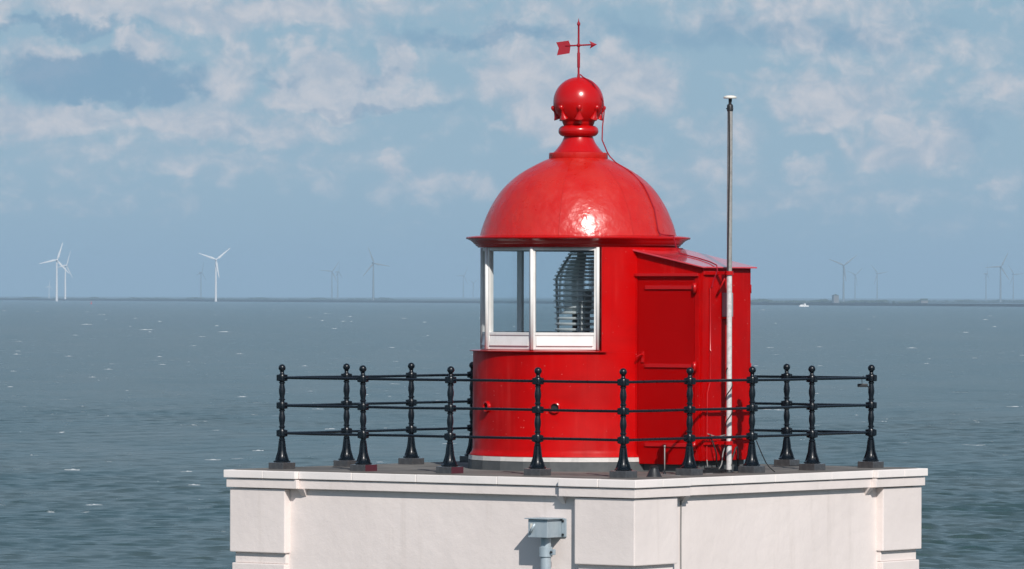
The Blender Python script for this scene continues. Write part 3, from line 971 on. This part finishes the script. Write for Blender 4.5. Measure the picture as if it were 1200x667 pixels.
# ---- porch (annex) with shed roof and door
T1, T2, W1, W2 = 0.98, 2.07, -.42, .565
ZR = lambda t_: 2.558 - .200 * (t_ - 1.10)
pb = MB(AB)
pb.add([(T1, W1, .145), (T2, W1, .145), (T2, W2, .145), (T1, W2, .145), (T1, W1, ZR(T1)), (T2, W1, ZR(T2)), (T2, W2, ZR(T2)), (T1, W2, ZR(T1))],
       [(3, 2, 1, 0), (4, 5, 6, 7), (0, 1, 5, 4), (1, 2, 6, 5), (2, 3, 7, 6), (3, 0, 4, 7)])
porch = pb.build('porch_wall', 'red_paint', lantern, bevel=.008)
MB(AB).box(T1, T2 - .06, W1 + .05, W2 - .05, 0.003, .144).build('porch_plinth', 'plinth_grey', lantern)
ro = MB(AB)
ta, tb, wa, wb = .95, T2 + .055, W1 - .055, W2 + .05
ro.add([(ta, wa, ZR(ta) + .004), (tb, wa, ZR(tb) + .004), (tb, wb, ZR(tb) + .004), (ta, wb, ZR(ta) + .004),
        (ta, wa, ZR(ta) + .026), (tb, wa, ZR(tb) + .020), (tb, wb, ZR(tb) + .020), (ta, wb, ZR(ta) + .026)],
       [(3, 2, 1, 0), (4, 5, 6, 7), (0, 1, 5, 4), (1, 2, 6, 5), (2, 3, 7, 6), (3, 0, 4, 7)])
ro.build('porch_roof', 'red_roof', lantern, bevel=.004)
# door side (faces the viewer's left): frame, lintel batten, door leaf with three hinge straps
MB(AB).box(1.105, 2.045, W1 - .045, W1 - .001, 2.262, 2.298).build('lintel', 'red_gloss', lantern, bevel=.005)
MB(AB).box(1.985, 2.050, W1 - .022, W1 - .001, .150, 2.262).build('door_jamb', 'red_paint', lantern, bevel=.004)
MB(AB).box(1.110, 1.170, W1 - .022, W1 - .001, .150, 2.262).build('door_jamb', 'red_paint', lantern, bevel=.004)
door = MB(AB).box(1.176, 1.979, W1 - .016, W1 - .001, .10, 2.215).build('door', 'red_door', lantern, bevel=.004)
for z in (2.135, 1.235, .325):
    s_ = MB(AB).box(1.29, 1.985, W1 - .034, W1 - .0165, z - .022, z + .022).build('hinge_strap', 'red_gloss', door, bevel=.004)
    MB(AB).tube([(2.00, W1 - .045, z - .06), (2.00, W1 - .045, z + .05)], .024, 10).build('hinge_pin', 'red_gloss', door)
MB(AB).box(1.235, 1.275, W1 - .030, W1 - .0165, 1.27, 1.40).build('handle_plate', 'red_gloss', door, bevel=.003)
MB(AB).tube([(1.255, W1 - .02, 1.36), (1.255, W1 - .075, 1.36), (1.21, W1 - .085, 1.33)], .012, 8).build('handle', 'red_gloss', door)
# sunlit side: conduit, box, corner trims
MB(AB).box(T2 + .001, T2 + .012, W1 + .002, W1 + .05, .15, ZR(T2) - .01).build('corner_trim', 'red_paint', lantern, bevel=.003)
cpt = [(T2 + .012, -.275, 2.13), (T2 + .014, -.27, 2.09), (T2 + .012, -.268, 1.42), (T2 + .03, -.268, 1.40), (T2 + .012, -.268, 1.37), (T2 + .012, -.268, 1.06), (T2 + .012, -.325, .92), (T2 + .012, -.335, .15)]
MB(AB).tube(cpt, .0075, 6).build('conduit', 'red_gloss', lantern)
jb = MB(AB).box(T2 + .001, T2 + .065, -.02, .115, 1.80, 2.075).build('junction_box', 'grey_box', lantern, bevel=.006)
MB(AB).box(T2 + .001, T2 + .075, -.03, .135, 1.775, 1.798).build('box_bracket', 'red_gloss', jb, bevel=.003)
for z in (2.12, 1.21, .33):
    MB(AB).tube([(T2 - .03, W2 + .015, z - .05), (T2 - .03, W2 + .015, z + .05)], .024, 10).build('hinge_pin', 'red_gloss', lantern)
# lightning conductor from the ball over the dome to the porch roof
def on_dome(deg, z, off=.012):
    for (r0, z0), (r1, z1) in zip(dome_prof[:-1], dome_prof[1:]):
        if z0 <= z <= z1:
            r = r0 + (r1 - r0) * (z - z0) / (z1 - z0) + off
            return (r * math.sin(R(deg)), -r * math.cos(R(deg)), z)
    r = dome_prof[-1][0] + off
    return (r * math.sin(R(deg)), -r * math.cos(R(deg)), z)


def ab(a, b, z):
    q = AB @ Vector((a, b, z))
    return (q.x, q.y, q.z)


cb = [(.02, -.02, 4.63), (.05, -.06, 4.600), (.16, -.17, 4.53), (.285, -.12, 4.32), (.300, -.10, 4.19), (.28, -.13, 4.02), (.275, -.16, 3.86), (.335, -.13, 3.72), (.365, -.12, 3.67)]
cb += [on_dome(d, z) for d, z in ((72, 3.60), (66, 3.48), (61, 3.33), (58.2, 3.22), (56.5, 3.05), (54, 2.90), (53, 2.80), (54, 2.76))]
cb += [(.985, -.66, 2.748), (1.045, -.62, 2.742), (1.10, -.72, 2.735), (1.105, -.745, 2.69), ab(1.34, .10, 2.60), ab(1.40, .09, ZR(1.40) + .034), ab(1.70, .06, ZR(1.7) + .032), ab(1.90, -.02, ZR(1.9) + .034), ab(2.115, -.19, ZR(2.1) + .034), ab(2.14, -.21, ZR(2.1) - .03), ab(2.085, -.22, 2.2), ab(2.085, -.24, 2.14)]
MB().tube(cb, .0075, 6).build('lightning_conductor', 'red_flashing', lantern)

# ================================================================== FRESNEL LENS inside the lantern
lens = thing('fresnel_lens', 'beehive shaped glass lens with stepped prism rings behind the lantern windows', 'lens', (0.105, 0.05, DECK + 1.05))
def tooth_ring(r, z, t_):
    """one catadioptric prism: a rounded outer nose on a wedge that runs inwards"""
    prof = [(r - .075, z - t_ * .2), (r - .03, z - t_ * .75), (r - .008, z - t_ * .8), (r + .008, z - t_ * .4), (r + .010, z + t_ * .1), (r, z + t_ * .6), (r - .03, z + t_ * .55), (r - .075, z + t_ * .2), (r - .075, z - t_ * .2)]
    return MB().lathe(prof, 36)


rows = [(.366 + .002 * k, .46 + .066 * k, .024) for k in range(7)]
rows += [(.388, .925 + .064 * k, .022) for k in range(4)]
for k in range(8):
    rows.append((.393 - .0185 * k - .0009 * k * k, 1.180 + .042 * k, .020))
for r, z, h in rows:
    tooth_ring(r, z, h).build('prism_ring', 'lens_glass', lens)
# smooth barrel panels between the metal uprights
for k in range(6):
    pr = [(.322, .78), (.333, .85), (.338, 1.00), (.333, 1.14), (.314, 1.24), (.280, 1.33), (.23, 1.41)]
    MB().lathe(pr, 8, R(60 * k + 8), R(60 * k + 56)).build('lens_panel', 'lens_sheet', lens)
for k in range(5):
    a = R(72 * k - 12)
    pts = [((r - .030) * math.sin(a), -(r - .030) * math.cos(a), z) for r, z, h in rows]
    sd = Vector((math.cos(a), math.sin(a), 0)) * .030
    ou = Vector((math.sin(a), -math.cos(a), 0)) * .012
    v_, f_ = [], []
    for p_ in pts:
        p_ = Vector(p_)
        v_ += [tuple(p_ - sd - ou), tuple(p_ + sd - ou), tuple(p_ + sd + ou), tuple(p_ - sd + ou)]
    for i in range(len(pts) - 1):
        f_ += [(i * 4 + q, i * 4 + (q + 1) % 4, i * 4 + 4 + (q + 1) % 4, i * 4 + 4 + q) for q in range(4)]
    f_ += [(3, 2, 1, 0), tuple(len(v_) - 4 + q for q in range(4))]
    MB().add(v_, f_).build('frame_bar', 'lens_frame', lens)
MB().lathe([(.001, 1.492), (.20, 1.492), (.21, 1.505), (.10, 1.53), (.001, 1.535)], 24).build('cap', 'dark_metal', lens)
MB().lathe([(.001, .0), (.30, .0), (.30, .03), (.14, .06), (.12, .36), (.28, .40), (.29, .425), (.001, .43)], 32).build('pedestal', 'dark_metal', lens)
MB().lathe([(.001, .43), (.035, .43), (.035, .80), (.06, .84), (.06, 1.02), (.03, 1.06), (.001, 1.07)], 20).build('lamp', 'galvanised', lens)

# ================================================================== ANTENNA MAST beside the porch
mx, my = 2.265, -.150
base = AB @ Vector((mx, my, 0))
mast = thing('antenna_mast', 'thin weathered metal pole with a white antenna disc beside the porch', 'mast', (base.x, base.y, DECK - .003), YAW)
lean = -.004
pl = MB().tube([(0, 0, .01), (0, 0, 2.30)], .0315, 14).build('lower_pole', 'pole_white', mast)
MB().tube([(0, 0, 2.3005), (lean * .5, .006, 3.3), (lean, .012, 4.235)], .0305, 14).build('upper_pole', 'galvanised', mast)
MB().lathe([(.001, 0.0), (.085, 0.0), (.085, .015), (.05, .022), (.034, .05)], 20).build('base_flange', 'dark_metal', mast)
hel = [(.036 * math.cos(q * .55), .036 * math.sin(q * .55), .1 + q * .026) for q in range(44)]
MB().tube(hel, .0065, 5).build('wrapped_cable', 'cable_black', pl)
up = [(lean * (z - 2.3) / 1.9 + .034 * math.cos(0.25 * math.sin(z * 2.1) - 1.2), .034 * math.sin(0.25 * math.sin(z * 2.1) - 1.2), z) for z in [2.3 + .06 * i for i in range(33)]]
MB().tube(up, .008, 5).build('antenna_cable', 'cable_black', mast)
MB().lathe([(.031, 4.16), (.036, 4.165), (.036, 4.225), (.028, 4.24), (.018, 4.245), (.018, 4.31)], 14, cx=lean, cy=.012).build('neck', 'dark_metal', mast)
MB().tube([(lean - .045, .0, 4.19), (lean + .045, .01, 4.19)], .007, 6).build('clamp_bolt', 'dark_metal', mast)
MB().lathe([(.001, 4.308), (.074, 4.308), (.078, 4.318), (.070, 4.332), (.040, 4.342), (.001, 4.345)], 24, cx=lean, cy=.012).build('antenna_disc', 'antenna_white', mast)
MB().tube([(lean + .03, .0, 4.308), (lean + .03, .0, 4.27)], .005, 5).build('antenna_plug', 'dark_metal', mast)
for z, nm in ((2.305, 'upper'), (.355, 'lower')):
    cl = MB().lathe([(.033, z - .022), (.048, z - .022), (.048, z + .022), (.033, z + .022)], 16).build('pole_clamp', 'red_gloss', mast)
    MB().box(-.195, -.04, -.018, .018, z - .018, z + .018).build('bracket_arm', 'red_gloss', cl, bevel=.003)
    MB().box(-.19, -.165, -.26, .03, z - .022, z + .022).build('bracket_rail', 'red_gloss', cl, bevel=.003)
MB().tube([(-.17, -.01, 2.05), (-.04, 0, 2.28)], .011, 6).build('brace', 'red_gloss', mast)

# ================================================================== SMALL THINGS ON THE DECK
def deck_thing(name, label, category, a, b, rz=0.0):
    q = AB @ Vector((a, b, 0))
    return thing(name, label, category, (q.x, q.y, DECK - .003), rz)


# vent cowl
t = deck_thing('vent_cowl', 'small dark tapered vent cowl at the deck edge by the corner post', 'vent', 2.52, -1.98)
MB().lathe([(.001, 0), (.098, 0), (.094, .012), (.080, .03), (.046, .11), (.050, .115), (.050, .125), (.001, .13)], 16).build('cone', 'dark_metal', t)
MB().lathe([(.001, .131), (.044, .131), (.030, .140), (.001, .142)], 16).build('cap', 'dark_metal', t)
# drain pipe stub by the door
t = deck_thing('stand_pipe', 'thin upright grey pipe standing in front of the red door', 'pipe', 2.08, -1.16)
MB().tube([(0, 0, 0), (0, 0, .32)], .006, 8).build('pipe', 'galvanised', t)
MB().tube([(0, 0, .32), (0, 0, .345)], .010, 8).build('cap', 'galvanised', t)
MB().lathe([(.001, .0), (.035, .0), (.02, .02), (.011, .04)], 10).build('foot', 'dark_metal', t)


def cable(label, pts, r, m):
    P_ = [Vector(ab(*p)) + Vector((0, 0, DECK)) for p in pts]
    # smooth the run
    out = []
    for i in range(len(P_) - 1):
        a, b, c_, d = P_[max(i - 1, 0)], P_[i], P_[i + 1], P_[min(i + 2, len(P_) - 1)]
        for k in range(6):
            s = k / 6
            out.append(0.5 * ((2 * b) + (c_ - a) * s + (2 * a - 5 * b + 4 * c_ - d) * s * s + (3 * b - a - 3 * c_ + d) * s ** 3))
    out.append(P_[-1])
    o = MB().tube([tuple(p) for p in out], r, 6).build('loose_cable', m)
    tag(o, label, 'cable', 'cables lying on the deck')


cable('pale cable lying across the deck from the red door towards the coping', [(2.02, -1.30, .012), (2.2, -1.4, .012), (2.45, -1.55, .012), (2.62, -1.62, .012)], .010, 'cable_grey')
cable('dark cable looping beside the foot of the antenna pole', [(2.10, -.3, .45), (2.16, -.26, .25), (2.12, -.18, .06), (2.3, -.3, .012), (2.34, -.5, .012), (2.2, -.62, .012), (2.11, -.5, .02)], .009, 'cable_black')
cable('pale wire hanging from the lower clamp of the antenna pole', [(2.25, -.14, .40), (2.20, -.17, .25), (2.22, -.24, .10), (2.18, -.3, .012), (2.3, -.42, .012)], .007, 'cable_grey')
cable('tangled dark cable hanging against the porch behind the antenna pole', [(2.09, .05, .42), (2.12, -.02, .22), (2.10, .10, .10), (2.13, .2, .30), (2.10, .28, .05), (2.2, .2, .012)], .010, 'cable_black')
cable('dark wire curving down beside the post past the antenna pole', [(2.50, .06, .38), (2.54, .12, .22), (2.56, .20, .10), (2.58, .32, .014)], .006, 'cable_black')
cable('grey wire dropping from the porch wall to the deck', [(2.085, -.335, .16), (2.10, -.34, .08), (2.13, -.36, .012), (2.3, -.52, .012), (2.4, -.8, .012)], .007, 'cable_grey')
cable('thin grey wire slung between the porch and the antenna pole', [(2.08, -.33, .46), (2.14, -.24, .43), (2.20, -.16, .44), (2.24, -.11, .46)], .005, 'cable_grey')
# junction block at foot of porch
t = deck_thing('cable_trunk', 'low black trunking box lying at the foot of the porch by the pole', 'trunking', 2.16, -.33, YAW)
MB().box(-.05, .05, -.20, .20, 0.0, .055).build('body', 'dark_metal', t, bevel=.005)
MB().box(-.045, .045, -.10, .10, .056, .075).build('lid', 'dark_metal', t, bevel=.004)
# little sensor arm on the farthest corner post of the sunlit side
q = AB @ Vector((HR, HR, 0))
t = thing('sensor_bracket', 'small dark sensor on a short arm clamped to the seaward corner post', 'sensor', (q.x, q.y, DECK + .985))
MB().tube([(0, 0, -.12), (-.03, -.03, -.02), (-.06, -.04, 0)], .008, 6).build('arm', 'dark_metal', t)
MB().box(-.165, -.045, -.06, -.02, -.018, .022).build('body', 'dark_metal', t, bevel=.006)
MB().tube([(-.11, -.04, .02), (-.115, -.04, .10), (-.09, -.04, .115)], .004, 5).build('aerial', 'dark_metal', t)

# ================================================================== HAZE over the bay
hz = MB().box(-9500, 9500, -400, 32000, -4.0, 215.0)
me = bpy.data.meshes.new('haze')
me.from_pydata(hz.v, [], hz.f)
hm = bpy.data.materials.new('haze_air')
hm.use_nodes = True
H = NT(hm.node_tree)
H.n.clear()
ho = H.new('ShaderNodeOutputMaterial')
pv = H.new('ShaderNodeVolumePrincipled')
pv.inputs['Color'].default_value = (0.55, 0.78, 0.98, 1)
pv.inputs['Density'].default_value = 4.6e-5
pv.inputs['Anisotropy'].default_value = 0.0
H.l.new(pv.outputs[0], ho.inputs['Volume'])
me.materials.append(hm)
ho_ = bpy.data.objects.new('haze', me)
col.objects.link(ho_)
tag(ho_, 'pale blue sea haze', kind='stuff')
